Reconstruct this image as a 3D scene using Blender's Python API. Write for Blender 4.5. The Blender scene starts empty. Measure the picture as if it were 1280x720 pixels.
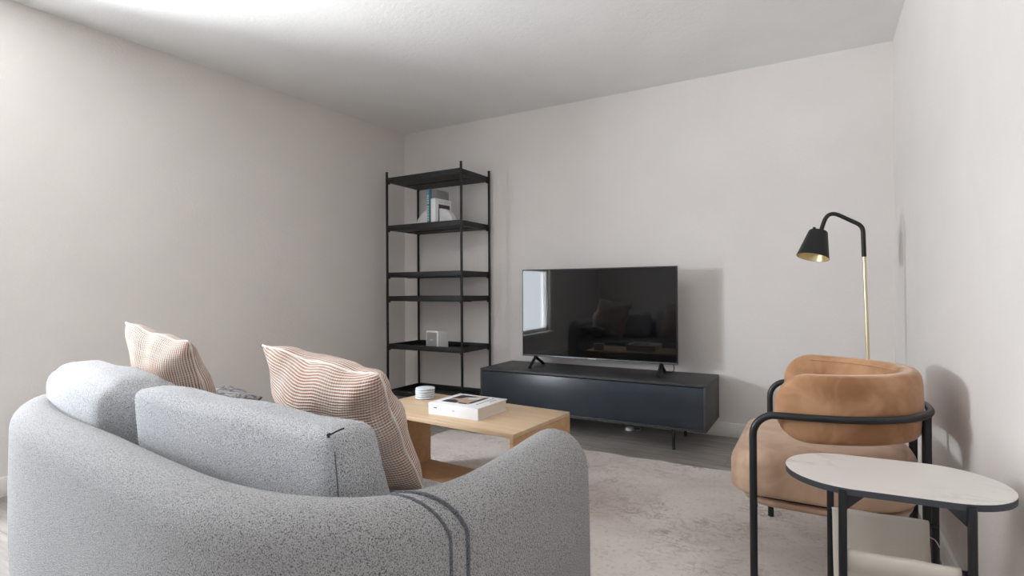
import bpy, bmesh, math, random
from math import radians, sin, cos, pi, sqrt, atan2
from mathutils import Vector, Matrix
random.seed(7)
SC = bpy.context.scene
COL = SC.collection

# ------------------------------------------------------------------ helpers
def V(*a): return Vector(a)

def obj(name, bm, mat, parent=None, smooth=35, loc=None):
    me = bpy.data.meshes.new(name)
    bmesh.ops.recalc_face_normals(bm, faces=bm.faces[:])
    bm.to_mesh(me); bm.free()
    for m in (mat if isinstance(mat, (list, tuple)) else [mat]):
        me.materials.append(m)
    if smooth is not None:
        for p in me.polygons: p.use_smooth = True
        if smooth < 180: me.set_sharp_from_angle(angle=radians(smooth))
    o = bpy.data.objects.new(name, me); COL.objects.link(o)
    if parent is not None: o.parent = parent
    if loc is not None: o.location = loc
    return o

def tag(o, label, cat, group=None):
    o['label'] = label; o['category'] = cat
    if group: o['group'] = group
    return o

def thing(name, label, cat, loc=(0, 0, 0), rotz=0, group=None):
    o = bpy.data.objects.new(name, None); COL.objects.link(o)
    o.empty_display_size = .1
    o.location = loc; o.rotation_euler = (0, 0, rotz)
    return tag(o, label, cat, group)

def struct(name, bm, mat, smooth=None):
    o = obj(name, bm, mat, None, smooth); o['kind'] = 'structure'; return o

def BM(): return bmesh.new()

def box(bm, x0, x1, y0, y1, z0, z1, bev=0, seg=2, mi=0):
    t = bmesh.new()
    vs = [t.verts.new((x, y, z)) for z in (z0, z1) for x, y in ((x0, y0), (x1, y0), (x1, y1), (x0, y1))]
    for f in ((0, 3, 2, 1), (4, 5, 6, 7), (0, 1, 5, 4), (1, 2, 6, 5), (2, 3, 7, 6), (3, 0, 4, 7)):
        t.faces.new([vs[i] for i in f])
    if bev: bmesh.ops.bevel(t, geom=t.edges[:], offset=bev, segments=seg, profile=.5, affect='EDGES')
    merge(bm, t, mi); return bm

def merge(bm, t, mi=0, M=None):
    mp = {}
    for v in t.verts: mp[v] = bm.verts.new(M @ v.co if M else v.co)
    for f in t.faces:
        try:
            n = bm.faces.new([mp[v] for v in f.verts]); n.material_index = mi if mi else f.material_index
        except ValueError: pass
    t.free()

def prism(bm, pts, z0, z1, bev=0, seg=2, mi=0, only_top=False):
    t = bmesh.new()
    a = [t.verts.new((p[0], p[1], z0)) for p in pts]; b = [t.verts.new((p[0], p[1], z1)) for p in pts]
    n = len(pts)
    t.faces.new(a[::-1]); t.faces.new(b)
    for i in range(n): t.faces.new([a[i], a[(i+1) % n], b[(i+1) % n], b[i]])
    if bev:
        es = [e for e in t.edges if abs(e.verts[0].co.z - e.verts[1].co.z) < 1e-6]
        bmesh.ops.bevel(t, geom=es, offset=bev, segments=seg, profile=.5, affect='EDGES')
    merge(bm, t, mi); return bm

def fillet(pts, r, n=6):
    """round the inner corners of a polyline"""
    P = [Vector(p) for p in pts]; out = [P[0]]
    rr = r if isinstance(r, (list, tuple)) else [r]*len(P)
    for i in range(1, len(P)-1):
        a, b, c = P[i-1], P[i], P[i+1]
        d1 = (a-b).normalized(); d2 = (c-b).normalized()
        ang = d1.angle(d2); t = min(rr[i]/math.tan(ang/2), .49*(a-b).length, .49*(c-b).length)
        q1 = b+d1*t; q2 = b+d2*t
        for k in range(n+1):
            s = k/n
            out.append(q1*(1-s)**2 + b*2*s*(1-s) + q2*s*s)
    out.append(P[-1]); return out

def catmull(pts, n=8, closed=False):
    P = [Vector(p) for p in pts]; out = []
    m = len(P)
    for i in range(m if closed else m-1):
        if closed: a, b, c, d = P[(i-1) % m], P[i], P[(i+1) % m], P[(i+2) % m]
        else: a, b, c, d = P[max(i-1, 0)], P[i], P[i+1], P[min(i+2, m-1)]
        for k in range(n):
            t = k/n
            out.append(.5*((2*b)+(c-a)*t+(2*a-5*b+4*c-d)*t*t+(3*b-a-3*c+d)*t**3))
    if not closed: out.append(P[-1])
    return out

def tube(bm, pts, r, n=12, closed=False, caps=True, mi=0):
    P = [Vector(p) for p in pts]; m = len(P)
    rr = r if isinstance(r, (list, tuple)) else [r]*m
    rings = []; up = None
    for i in range(m):
        if closed: t = (P[(i+1) % m]-P[i-1]).normalized()
        else: t = (P[min(i+1, m-1)]-P[max(i-1, 0)]).normalized()
        if up is None:
            up = Vector((0, 0, 1)) if abs(t.z) < .9 else Vector((1, 0, 0))
        up = (up - t*up.dot(t)).normalized(); s = t.cross(up)
        rings.append([bm.verts.new(P[i]+(up*cos(2*pi*k/n)+s*sin(2*pi*k/n))*rr[i]) for k in range(n)])
    for i in range(m if closed else m-1):
        a, b = rings[i], rings[(i+1) % m]
        for k in range(n):
            f = bm.faces.new([a[k], a[(k+1) % n], b[(k+1) % n], b[k]]); f.material_index = mi
    if caps and not closed:
        for q in (rings[0][::-1], rings[-1]):
            f = bm.faces.new(q); f.material_index = mi
    return bm

def lathe(bm, prof, n=32, c=(0, 0, 0), mi=0, cap0=True, cap1=True, M=None):
    rings = []
    for r, z in prof:
        ring = []
        for k in range(n):
            p = Vector((r*cos(2*pi*k/n), r*sin(2*pi*k/n), z))
            if M: p = M @ p
            ring.append(bm.verts.new(p+Vector(c)))
        rings.append(ring)
    for a, b in zip(rings, rings[1:]):
        for k in range(n):
            f = bm.faces.new([a[k], a[(k+1) % n], b[(k+1) % n], b[k]]); f.material_index = mi
    if cap0: bm.faces.new(rings[0][::-1]).material_index = mi
    if cap1: bm.faces.new(rings[-1]).material_index = mi
    return bm

def rbox(bm, hx, hy, hz, r, n=14, puff=(0, 0, 0), warp=None):
    """soft box: rounded edges, faces puffed outwards, then warped"""
    grid = {}
    def pt(x, y, z):
        key = (round(x, 5), round(y, 5), round(z, 5))
        if key in grid: return grid[key]
        p = Vector((x*hx, y*hy, z*hz))
        q = Vector((max(-hx+r, min(hx-r, p.x)), max(-hy+r, min(hy-r, p.y)), max(-hz+r, min(hz-r, p.z))))
        d = p-q
        if d.length > 1e-9: p = q + d.normalized()*r
        fx = (1-y*y)*(1-z*z); fy = (1-x*x)*(1-z*z); fz = (1-x*x)*(1-y*y)
        p.x += puff[0]*x*fx; p.y += puff[1]*y*sqrt(max(fy, 0)); p.z += puff[2]*z*sqrt(max(fz, 0))
        if warp: p = warp(p, x, y, z)
        grid[key] = bm.verts.new(p); return grid[key]
    def g(i): return sin(pi/2*(-1+2*i/n))*.55 + .45*(-1+2*i/n)
    for ax in range(3):
        for s in (-1, 1):
            for i in range(n):
                for j in range(n):
                    q = []
                    for a, b in ((i, j), (i+1, j), (i+1, j+1), (i, j+1)):
                        c = [0, 0, 0]; c[ax] = s; c[(ax+1) % 3] = g(a); c[(ax+2) % 3] = g(b); q.append(pt(*c))
                    bm.faces.new(q if s > 0 else q[::-1])
    return bm

# ------------------------------------------------------------------ materials
def srgb(r, g, b):
    f = lambda c: (c/255/12.92) if c/255 <= .04045 else ((c/255+.055)/1.055)**2.4
    return (f(r), f(g), f(b), 1)

class NT:
    def __init__(s, name):
        s.m = bpy.data.materials.new(name); s.m.use_nodes = True
        s.t = s.m.node_tree; s.b = s.t.nodes['Principled BSDF']
    def n(s, typ, **kw):
        x = s.t.nodes.new(typ)
        for k, v in kw.items():
            if k.startswith('i_'): x.inputs[k[2:].replace('_', ' ')].default_value = v
            else: setattr(x, k, v)
        return x
    def l(s, a, b): s.t.links.new(a, b)
    def coords(s, scale=(1, 1, 1), rot=(0, 0, 0), kind='Object'):
        tc = s.n('ShaderNodeTexCoord'); mp = s.n('ShaderNodeMapping')
        mp.inputs['Scale'].default_value = scale; mp.inputs['Rotation'].default_value = rot
        s.l(tc.outputs[kind], mp.inputs['Vector']); return mp.outputs['Vector']
    def noise(s, vec, scale, detail=3, rough=.5, dist=0):
        x = s.n('ShaderNodeTexNoise'); x.inputs['Scale'].default_value = scale; x.inputs['Detail'].default_value = detail
        x.inputs['Roughness'].default_value = rough; x.inputs['Distortion'].default_value = dist
        s.l(vec, x.inputs['Vector']); return x.outputs['Fac']
    def ramp(s, fac, stops, interp='LINEAR'):
        x = s.n('ShaderNodeValToRGB'); x.color_ramp.interpolation = interp
        e = x.color_ramp.elements
        while len(e) < len(stops): e.new(.5)
        for el, (p, c) in zip(e, stops): el.position = p; el.color = c
        s.l(fac, x.inputs['Fac']); return x.outputs['Color']
    def mix(s, fac, a, b, mode='MIX'):
        x = s.n('ShaderNodeMix'); x.data_type = 'RGBA'; x.blend_type = mode
        for sock, v in ((x.inputs[0], fac), (x.inputs[6], a), (x.inputs[7], b)):
            if hasattr(v, 'node'): s.l(v, sock)
            else: sock.default_value = v
        return x.outputs[2]
    def math(s, op, a, b=0, c=None):
        x = s.n('ShaderNodeMath'); x.operation = op
        for i, v in enumerate((a, b) if c is None else (a, b, c)):
            if hasattr(v, 'node'): s.l(v, x.inputs[i])
            else: x.inputs[i].default_value = v
        return x.outputs[0]
    def bump(s, h, strength=.3, dist=.002):
        x = s.n('ShaderNodeBump'); x.inputs['Strength'].default_value = strength; x.inputs['Distance'].default_value = dist
        s.l(h, x.inputs['Height']); s.l(x.outputs['Normal'], s.b.inputs['Normal'])
    def col(s, c):
        if hasattr(c, 'node'): s.l(c, s.b.inputs['Base Color'])
        else: s.b.inputs['Base Color'].default_value = c
    def set(s, **k):
        for a, v in k.items(): s.b.inputs[a.replace('_', ' ')].default_value = v
        return s

def plain(name, c, rough=.5, metal=0, spec=.5, grain=0, gscale=60, bump=0, bscale=300):
    k = NT(name); v = k.coords()
    if grain:
        f = k.noise(v, gscale, 4)
        d = tuple(x*(1-grain) for x in c[:3])+(1,); b = tuple(min(1, x*(1+grain)) for x in c[:3])+(1,)
        k.col(k.ramp(f, [(.3, d), (.7, b)]))
    else: k.col(c)
    if bump: k.bump(k.noise(v, bscale, 2), bump, .001)
    k.set(Roughness=rough, Metallic=metal, Specular_IOR_Level=spec)
    return k.m

def m_wall(name, c, bstr=.35, sc=55):
    k = NT(name); v = k.coords()
    f = k.noise(v, 3, 2); d = tuple(x*.97 for x in c[:3])+(1,)
    k.col(k.ramp(f, [(.35, d), (.65, c)]))
    h = k.math('ADD', k.noise(v, sc, 3, .55), k.math('MULTIPLY', k.noise(v, sc*2.6, 2), .5))
    k.bump(h, bstr, .004); k.set(Roughness=.75, Specular_IOR_Level=.25); return k.m

def m_boucle(name, base, dark, scale=430):
    k = NT(name); v = k.coords()
    vo = k.n('ShaderNodeTexVoronoi'); vo.inputs['Scale'].default_value = scale*.8; k.l(v, vo.inputs['Vector'])
    sp = k.noise(v, scale, 2, .6)
    lt = tuple(min(1, x*1.3) for x in base[:3])+(1,)
    c = k.ramp(sp, [(.33, dark), (.49, base), (.68, lt)])
    big = k.noise(v, 5, 2)
    c = k.mix(k.math('MULTIPLY', big, .10), c, tuple(x*.8 for x in base[:3])+(1,))
    k.col(c)
    h = k.math('ADD', k.math('MULTIPLY', vo.outputs['Distance'], -1), k.math('MULTIPLY', sp, .9))
    k.bump(h, .8, .004)
    k.set(Roughness=.95, Specular_IOR_Level=.1, Sheen_Weight=.25, Sheen_Roughness=.6); return k.m

def m_stripe(name, axis='Y', pitch=.0085):
    """woven pillow cover: broken rust threads between raised white ones"""
    k = NT(name); v = k.coords(kind='UV')
    sx = k.n('ShaderNodeSeparateXYZ'); k.l(v, sx.inputs[0])
    wob = k.math('MULTIPLY', k.math('SUBTRACT', k.noise(v, 9, 2), .5), .010)
    a = k.math('ADD', sx.outputs[axis], wob)
    s = k.math('SINE', k.math('MULTIPLY', a, 2*pi/pitch))
    other = 'X' if axis == 'Y' else 'Y'
    dash = k.math('SINE', k.math('MULTIPLY', k.math('ADD', sx.outputs[other], k.math('MULTIPLY', wob, .5)), 2*pi/.0085))
    st = (26, 3, 1) if axis == 'Y' else (3, 26, 1)
    big = k.math('ADD', k.math('MULTIPLY', k.noise(v, 9, 3), .5), k.math('MULTIPLY', k.noise(k.coords(st, kind='UV'), 1, 2), .5))
    thr = k.math('ADD', k.math('MULTIPLY', dash, .5), k.math('MULTIPLY', k.math('SUBTRACT', big, .5), 3.2))
    f = k.math('SUBTRACT', s, thr)
    white = srgb(229, 220, 212); rust = srgb(176, 124, 98)
    fac = k.n('ShaderNodeMapRange'); fac.inputs['From Min'].default_value = -.6; fac.inputs['From Max'].default_value = .3
    k.l(f, fac.inputs['Value'])
    k.col(k.mix(fac.outputs['Result'], rust, white))
    k.bump(k.math('ADD', s, k.math('MULTIPLY', dash, .25)), .6, .003)
    k.set(Roughness=.9, Specular_IOR_Level=.1, Sheen_Weight=.2); return k.m

def m_velvet(name, base, light):
    k = NT(name); v = k.coords()
    f = k.noise(v, 7, 3, .55, .6); g = k.noise(v, 22, 2)
    c = k.ramp(f, [(.36, base), (.64, light)])
    c = k.mix(k.math('MULTIPLY', g, .25), c, tuple(x*.8 for x in base[:3])+(1,))
    k.col(c); k.bump(k.noise(v, 500, 2), .12, .001)
    k.set(Roughness=.7, Specular_IOR_Level=.2, Sheen_Weight=.55, Sheen_Roughness=.35)
    k.b.inputs['Sheen Tint'].default_value = (1, .86, .74, 1); return k.m

def m_floor():
    k = NT('grey_oak_planks'); v = k.coords()
    br = k.n('ShaderNodeTexBrick'); br.offset = .37; br.inputs['Scale'].default_value = 1
    br.inputs['Brick Width'].default_value = 1.25; br.inputs['Row Height'].default_value = .18
    br.inputs['Mortar Size'].default_value = .0018; br.inputs['Mortar Smooth'].default_value = .4
    br.inputs['Color1'].default_value = (0, 0, 0, 1); br.inputs['Color2'].default_value = (1, 1, 1, 1)
    br.inputs['Mortar'].default_value = (.5, .5, .5, 1); k.l(v, br.inputs['Vector'])
    v2 = k.coords((2.2, 26, 1)); v3 = k.coords((.9, 5, 1))
    add = k.n('ShaderNodeVectorMath'); add.operation = 'ADD'
    cmb = k.n('ShaderNodeCombineXYZ'); k.l(k.math('MULTIPLY', br.outputs['Color'], 7.3), cmb.inputs[2])
    k.l(v2, add.inputs[0]); k.l(cmb.outputs[0], add.inputs[1])
    g = k.noise(add.outputs[0], 1.6, 6, .62, .6)
    w = k.noise(v3, 1.7, 3)
    c = k.ramp(g, [(.28, srgb(104, 97, 92)), (.5, srgb(142, 136, 130)), (.75, srgb(172, 166, 160))])
    c = k.mix(k.math('MULTIPLY', br.outputs['Color'], .28), c, srgb(112, 106, 101))
    c = k.mix(k.math('MULTIPLY', w, .3), c, srgb(160, 154, 149))
    c = k.mix(k.math('MULTIPLY', br.outputs['Fac'], .7), c, srgb(70, 66, 62))
    k.col(c); k.bump(k.math('SUBTRACT', g, br.outputs['Fac']), .12, .002)
    k.set(Roughness=.45, Specular_IOR_Level=.4); return k.m

def m_rug():
    k = NT('distressed_rug'); v = k.coords()
    pale = srgb(219, 211, 206); mid = srgb(202, 192, 185); dk = srgb(146, 133, 125)
    big = k.noise(v, 1.6, 4, .6, .8)
    c = k.ramp(big, [(.36, mid), (.62, pale)])
    vein = k.noise(k.coords((1, 1.35, 1), (0, 0, .25)), 9, 9, .72, .7)
    ridge = k.math('ABSOLUTE', k.math('SUBTRACT', vein, .5))
    mk = k.ramp(ridge, [(.0, (1, 1, 1, 1)), (.03, (0, 0, 0, 1))])
    patch = k.ramp(k.noise(v, 2.6, 4, .6, .4), [(.46, (.05, .05, .05, 1)), (.62, (1, 1, 1, 1))])
    c = k.mix(k.math('MULTIPLY', k.math('MULTIPLY', mk, patch), .85), c, dk)
    fl = k.noise(v, 60, 3, .7)
    c = k.mix(k.ramp(fl, [(.54, (0, 0, 0, 1)), (.72, (.4, .4, .4, 1))]), c, dk)
    wv = k.coords((900, 260, 1))
    k.col(c)
    k.bump(k.math('ADD', k.noise(v, 420, 2), k.math('MULTIPLY', fl, .6)), .5, .003)
    k.set(Roughness=.95, Specular_IOR_Level=.08, Sheen_Weight=.15); return k.m

def m_oak(name, c1, c2, rot=0):
    k = NT(name); v = k.coords((1.5, 24, 24), (0, 0, rot))
    g = k.noise(v, 1.3, 6, .6, .4); w = k.noise(k.coords((4, 60, 60), (0, 0, rot)), 2, 2)
    c = k.ramp(g, [(.3, c1), (.7, c2)])
    c = k.mix(k.math('MULTIPLY', w, .12), c, tuple(x*.7 for x in c1[:3])+(1,))
    k.col(c); k.bump(g, .06, .001); k.set(Roughness=.42, Specular_IOR_Level=.4); return k.m

def m_marble(name, white, vein, scale=3.2, amt=.5):
    k = NT(name); v = k.coords((1, 1.7, 1), (0, 0, .5))
    f = k.noise(v, scale, 7, .6, 1.3)
    r = k.math('ABSOLUTE', k.math('SUBTRACT', f, .5))
    m = k.ramp(r, [(0, (1, 1, 1, 1)), (.03, (0, 0, 0, 1))])
    p = k.ramp(k.noise(v, scale*.8, 2), [(.38, (0, 0, 0, 1)), (.58, (1, 1, 1, 1))])
    c = k.mix(k.math('MULTIPLY', k.math('MULTIPLY', m, p), amt), white, vein)
    k.col(c); k.set(Roughness=.3, Specular_IOR_Level=.45); return k.m

def m_cloth(name, c, scale=700):
    k = NT(name); v = k.coords()
    f = k.noise(v, scale, 2); b = k.noise(v, 18, 3)
    k.col(k.mix(k.math('MULTIPLY', b, .2), c, tuple(x*.85 for x in c[:3])+(1,)))
    k.bump(f, .35, .001); k.set(Roughness=.9, Specular_IOR_Level=.1, Sheen_Weight=.1); return k.m

def m_veined(name):
    k = NT(name); v = k.coords()
    f = k.noise(v, 16, 4, .6, 2.0)
    r = k.math('ABSOLUTE', k.math('SUBTRACT', f, .5))
    m = k.ramp(r, [(0, srgb(64, 64, 68)), (.07, srgb(150, 148, 148))])
    k.col(m); k.set(Roughness=.9, Specular_IOR_Level=.1); return k.m

M = dict(
    wall=m_wall('wall_paint', srgb(224, 219, 215)), ceil=m_wall('ceiling_paint', srgb(236, 235, 233), .3, 38),
    trim=plain('white_trim_paint', srgb(226, 224, 220), .45),
    floor=m_floor(), rug=m_rug(), rugedge=m_cloth('rug_binding', srgb(176, 168, 160)),
    boucle=m_boucle('grey_boucle', srgb(172, 171, 171), srgb(54, 54, 56)), boucle_c=m_boucle('pale_grey_boucle', srgb(198, 199, 202), srgb(84, 84, 88)),
    boucle_lip=m_boucle('grey_boucle_welt', srgb(104, 106, 112), srgb(50, 52, 56)),
    stripe_h=m_stripe('rust_white_weave', 'Y'), stripe_v=m_stripe('rust_white_weave_turned', 'X', .0095),
    cord=m_cloth('white_piping', srgb(232, 224, 216)), veined=m_veined('grey_veined_fabric'),
    velvet=m_velvet('tan_velvet', srgb(156, 112, 78), srgb(199, 155, 119)),
    velvet_seat=m_velvet('tan_velvet_seat', srgb(174, 142, 118), srgb(202, 172, 149)),
    black=plain('black_powder_coat', srgb(30, 31, 34), .38, 0, .5), blackm=plain('matt_black_metal', srgb(27, 27, 29), .5, 0, .4),
    console=plain('black_lacquered_wood', srgb(42, 50, 58), .30, 0, .5, .12, 9), console_side=plain('black_stained_wood', srgb(58, 58, 60), .45, 0, .4, .1, 20),
    oak=m_oak('light_oak_veneer', srgb(198, 169, 136), srgb(217, 191, 160)), oak_leg=m_oak('oak_panel', srgb(182, 142, 102), srgb(202, 163, 122)),
    screen=plain('tv_glass', srgb(9, 10, 12), .035, 0, .6), bezel=plain('tv_bezel', srgb(38, 39, 42), .35, .3), silver=plain('silver_trim', srgb(104, 106, 110), .35, .5),
    brass=plain('brushed_brass', srgb(224, 208, 174), .34, .9), brass_in=plain('brass_lining', srgb(208, 188, 146), .4, .9),
    marble=m_marble('pale_marble', srgb(222, 217, 212), srgb(150, 142, 136), 3.4, .5), marble2=m_marble('bookend_marble', srgb(214, 214, 214), srgb(140, 142, 146), 14, .7),
    edge=plain('dark_grey_edge', srgb(62, 64, 69), .5), canvas=m_cloth('cream_canvas', srgb(222, 214, 202), 500),
    white=plain('white_lacquer', srgb(236, 235, 233), .4), paper=plain('page_edges', srgb(218, 210, 198), .8, 0, .2, .08, 400),
    cover=plain('white_book_cover', srgb(230, 230, 232), .4), teal=plain('teal_cloth_cover', srgb(48, 98, 108), .7), ltteal=plain('pale_teal_print', srgb(92, 140, 150), .7),
    grey=plain('grey_cover', srgb(150, 149, 150), .6), ink=plain('dark_print', srgb(54, 50, 50), .5), tanink=plain('tan_print', srgb(176, 152, 138), .5),
    ltgrey=plain('pale_grey_print', srgb(196, 196, 200), .5), print_grey=plain('grey_print', srgb(120, 118, 120), .5),
    ceramic=plain('pale_blue_stone', srgb(206, 212, 220), .5, 0, .4, .06, 60), cork=plain('coaster_backing', srgb(96, 98, 106), .8),
    mesh=plain('speaker_grille', srgb(150, 150, 150), .7, 0, .3, .25, 900), rubber=plain('black_rubber', srgb(20, 20, 21), .7),
    olive=plain('olive_print', srgb(128, 124, 92), .6), winframe=plain('window_frame_white', srgb(232, 232, 230), .4),
)

# ------------------------------------------------------------------ room shell
YB = 3.883; ZC = 2.462; XR = .395; YF = -2.6
ang = math.atan(.0468)                      # the left wall is a few degrees out of square
def lw(y): return -3.365 + .0468*(y-YB)
XL0 = lw(YF)
bm = BM(); box(bm, -3.95, XR+.15, YF-.15, YB+.15, -.12, 0); struct('floor', bm, M['floor'])
bm = BM(); box(bm, -3.95, XR+.15, YF-.15, YB+.15, ZC, ZC+.12); struct('ceiling', bm, M['ceil'])
bm = BM(); box(bm, -3.7, XR+.15, YB, YB+.15, 0, ZC); struct('wall_back', bm, M['wall'])
bm = BM(); box(bm, XR, XR+.15, YF, YB, 0, ZC); struct('wall_right', bm, M['wall'])
def lwbox(bm, y0, y1, z0, z1, d0=0, d1=.15, bev=0):
    t = BM(); q = bmesh.new()
    pts = [(lw(y0)-d0, y0), (lw(y1)-d0, y1), (lw(y1)-d1, y1), (lw(y0)-d1, y0)]
    prism(bm, pts, z0, z1, bev)
WY0, WY1, WZ0, WZ1 = -.2, .86, .38, 2.12
bm = BM()
lwbox(bm, YF, WY0, 0, ZC); lwbox(bm, WY1, YB, 0, ZC); lwbox(bm, WY0, WY1, 0, WZ0); lwbox(bm, WY0, WY1, WZ1, ZC)
struct('wall_left', bm, M['wall'])
DX0, DX1, DZ0, DZ1 = -1.95, .15, .04, 2.12  # added, unseen door opening behind the camera, to let fill light in
bm = BM()
box(bm, XL0-.1, DX0, YF-.15, YF, 0, ZC); box(bm, DX1, XR, YF-.15, YF, 0, ZC)
box(bm, DX0, DX1, YF-.15, YF, DZ1, ZC); box(bm, DX0, DX1, YF-.15, YF, 0, DZ0)
struct('wall_front', bm, M['wall'])
bm = BM()
for y0, y1, z0, z1 in ((WY0, WY0+.05, WZ0, WZ1), (WY1-.05, WY1, WZ0, WZ1), (WY0, WY1, WZ0, WZ0+.05), (WY0, WY1, WZ1-.05, WZ1), (WY0, WY1, 1.27, 1.32)):
    lwbox(bm, y0, y1, z0, z1, .04, .09)
lwbox(bm, WY0-.05, WY1+.05, WZ0-.03, WZ0, -.05, .04)
w = struct('window_1', bm, M['winframe'])
bm = BM()
for x0, x1, z0, z1 in ((DX0, DX0+.06, DZ0, DZ1), (DX1-.06, DX1, DZ0, DZ1), (DX0, DX1, DZ0, DZ0+.06), (DX0, DX1, DZ1-.06, DZ1), (-.93, -.87, DZ0, DZ1)):
    box(bm, x0, x1, YF-.1, YF-.05, z0, z1)
w2_ = struct('added_fill_door', bm, M['winframe'])  # frame of the added opening
def m_pane():
    k = NT('window_glass'); t = k.n('ShaderNodeBsdfTransparent'); g = k.n('ShaderNodeBsdfGlossy'); g.inputs['Roughness'].default_value = .02
    mx = k.n('ShaderNodeMixShader'); mx.inputs[0].default_value = .05
    k.l(t.outputs[0], mx.inputs[1]); k.l(g.outputs[0], mx.inputs[2]); k.l(mx.outputs[0], k.t.nodes['Material Output'].inputs['Surface']); return k.m
PANE = m_pane()
bm = BM(); lwbox(bm, WY0+.05, WY1-.05, WZ0+.05, WZ1-.05, .062, .068); obj('pane', bm, PANE, w, None)
bm = BM(); box(bm, DX0+.06, DX1-.06, YF-.078, YF-.072, DZ0+.06, DZ1-.06); obj('pane', bm, PANE, w2_, None)
# skirting boards
BH = .095
def base_prof(bm, pts):
    prism(bm, pts, 0, BH, 0)
bm = BM(); box(bm, lw(YB)+.014, XR-.014, YB-.014, YB, 0, BH, .003); struct('baseboard_back', bm, M['trim'], 30)
bm = BM(); box(bm, XR-.014, XR, YF+.014, YB, 0, BH, .003); struct('baseboard_right', bm, M['trim'], 30)
bm = BM(); lwbox(bm, YF, YB, 0, BH, -.014, 0, .003); struct('baseboard_left', bm, M['trim'], 30)

# ------------------------------------------------------------------ rug
RX0, RX1, RY0, RY1, RZ = -2.28, .2, 1.02, 3.105, .012
rug = thing('area_rug', 'large pale grey distressed rug on the wood floor under table and armchair', 'rug', (0, 0, 0))
bm = BM(); pts = []
def wav(a): return .009*sin(a*3.1)+.006*sin(a*9)+.003*sin(a*23+1)
for i in range(40): pts.append((RX0+(RX1-RX0)*i/40, RY0+wav(i*.3)))
for i in range(30): pts.append((RX1+wav(i*.4+3), RY0+(RY1-RY0)*i/30))
for i in range(40): pts.append((RX1-(RX1-RX0)*i/40, RY1+wav(i*.35+5)))
for i in range(30): pts.append((RX0+wav(i*.3+9), RY1-(RY1-RY0)*i/30))
prism(bm, pts, .0005, RZ, .003); obj('pile', bm, M['rug'], rug)

# ------------------------------------------------------------------ sofa
sofa = thing('sofa', 'light grey curved sofa in nubby fabric seen from behind', 'sofa')
T = .14; ZT = .64; RT = .07
path = [(-.562, 1.275), (-.562, 1.15), (-.565, .98), (-.59, .83), (-.66, .70), (-.80, .625), (-1.0, .60), (-1.25, .622), (-1.6, .668),
        (-2.0, .712), (-2.23, .765), (-2.39, .85), (-2.465, .97), (-2.49, 1.15), (-2.495, 1.42)]
cl = catmull([(x, y, 0) for x, y in path], 10)
def frame_at(i):
    a = cl[max(i-1, 0)]; b = cl[min(i+1, len(cl)-1)]
    t = (b-a).normalized(); return t, Vector((-t.y, t.x, 0))     # n points outward (t runs right arm -> back -> left arm)
# make sure n points away from the seat centre
cen = Vector((-1.5, 1.15, 0))
def outn(i):
    t, n = frame_at(i)
    if n.dot(cl[i]-cen) < 0: n = -n
    return t, n
L = [0]
for a, b in zip(cl, cl[1:]): L.append(L[-1]+(b-a).length)
def arm_rise(s):
    q = max(0, min(1, (.50-s)/.42)); return .022*q*q*(3-2*q)
def sofa_profile(de, zr=0):
    """profile points (n, z); de = distance to the nearest arm end"""
    rt = .09; rs = .05
    zt = ZT+zr; hw = T/2
    if de < rt: zt = ZT+zr - (.15)*(1-sqrt(max(0, 1-((rt-de)/rt)**2)))
    if de < rs: hw = T/2 - rs*.8*(1-sqrt(max(0, 1-((rs-de)/rs)**2)))
    r = min(RT, hw); zb = .055
    P = []
    P += [(hw-.035, zb), (hw-.012, zb+.008), (hw-.002, zb+.03), (hw, zb+.06)]
    for z in (.2, .3, .4, .5): P.append((hw+.004*sin((z-.05)/.5*pi), min(z, zt-r-.01)))
    P.append((hw, zt-r))
    for k in range(1, 12):
        a = pi*k/12; P.append((hw-r+r*cos(a) if k < 6 else -hw+r+r*cos(a), zt-r+r*sin(a)))
    P.append((-hw, zt-r)); P.append((-hw, .45)) if zt-r > .46 else P.append((-hw, zt-r-.02))
    P += [(-hw, .25), (-hw, zb+.02), (-hw+.02, zb)]
    return P
st = []
ends = [0, .004, .012, .024, .04, .06, .085, .11]
import bisect
def at_len(s):
    i = min(max(bisect.bisect_right(L, s)-1, 0), len(L)-2)
    f = (s-L[i])/(L[i+1]-L[i]); p = cl[i].lerp(cl[i+1], f)
    t1, n1 = outn(i); t2, n2 = outn(i+1)
    return p, t1.lerp(t2, f).normalized(), n1.lerp(n2, f).normalized()
LT = L[-1]
ss = ends + [.13+(LT-.26)*k/110 for k in range(111)] + [LT-e for e in ends[::-1]]
bm = BM(); rings = []
for s in ss:
    p, t, n = at_len(s)
    rings.append([bm.verts.new(p+n*a+Vector((0, 0, z))) for a, z in sofa_profile(min(s, LT-s), arm_rise(s))])
for a, b in zip(rings, rings[1:]):
    m = len(a)
    for k in range(m): bm.faces.new([a[k], a[(k+1) % m], b[(k+1) % m], b[k]])
bm.faces.new(rings[0][::-1]); bm.faces.new(rings[-1])
obj('upholstered_shell', bm, M['boucle'], sofa, 60)

def seam(s, off=.002, skew=0):
    """a line of fabric over the rim at path length s, its inner end running on along the back"""
    hw = T/2; pts = []
    for k in range(8, -1, -1):
        p, t, n = at_len(s+skew*(k/8)**1.6); a = pi*k/10; zt = ZT+arm_rise(s)
        pts.append(p+n*(hw-RT+(RT+off)*cos(a))+Vector((0, 0, zt-RT+(RT+off)*sin(a))))
    p, t, n = at_len(s)
    for z in (.5, .4, .3, .2, .12): pts.append(p+n*(hw+off+.004*sin((z-.05)/.5*pi))+Vector((0, 0, z)))
    return pts
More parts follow.
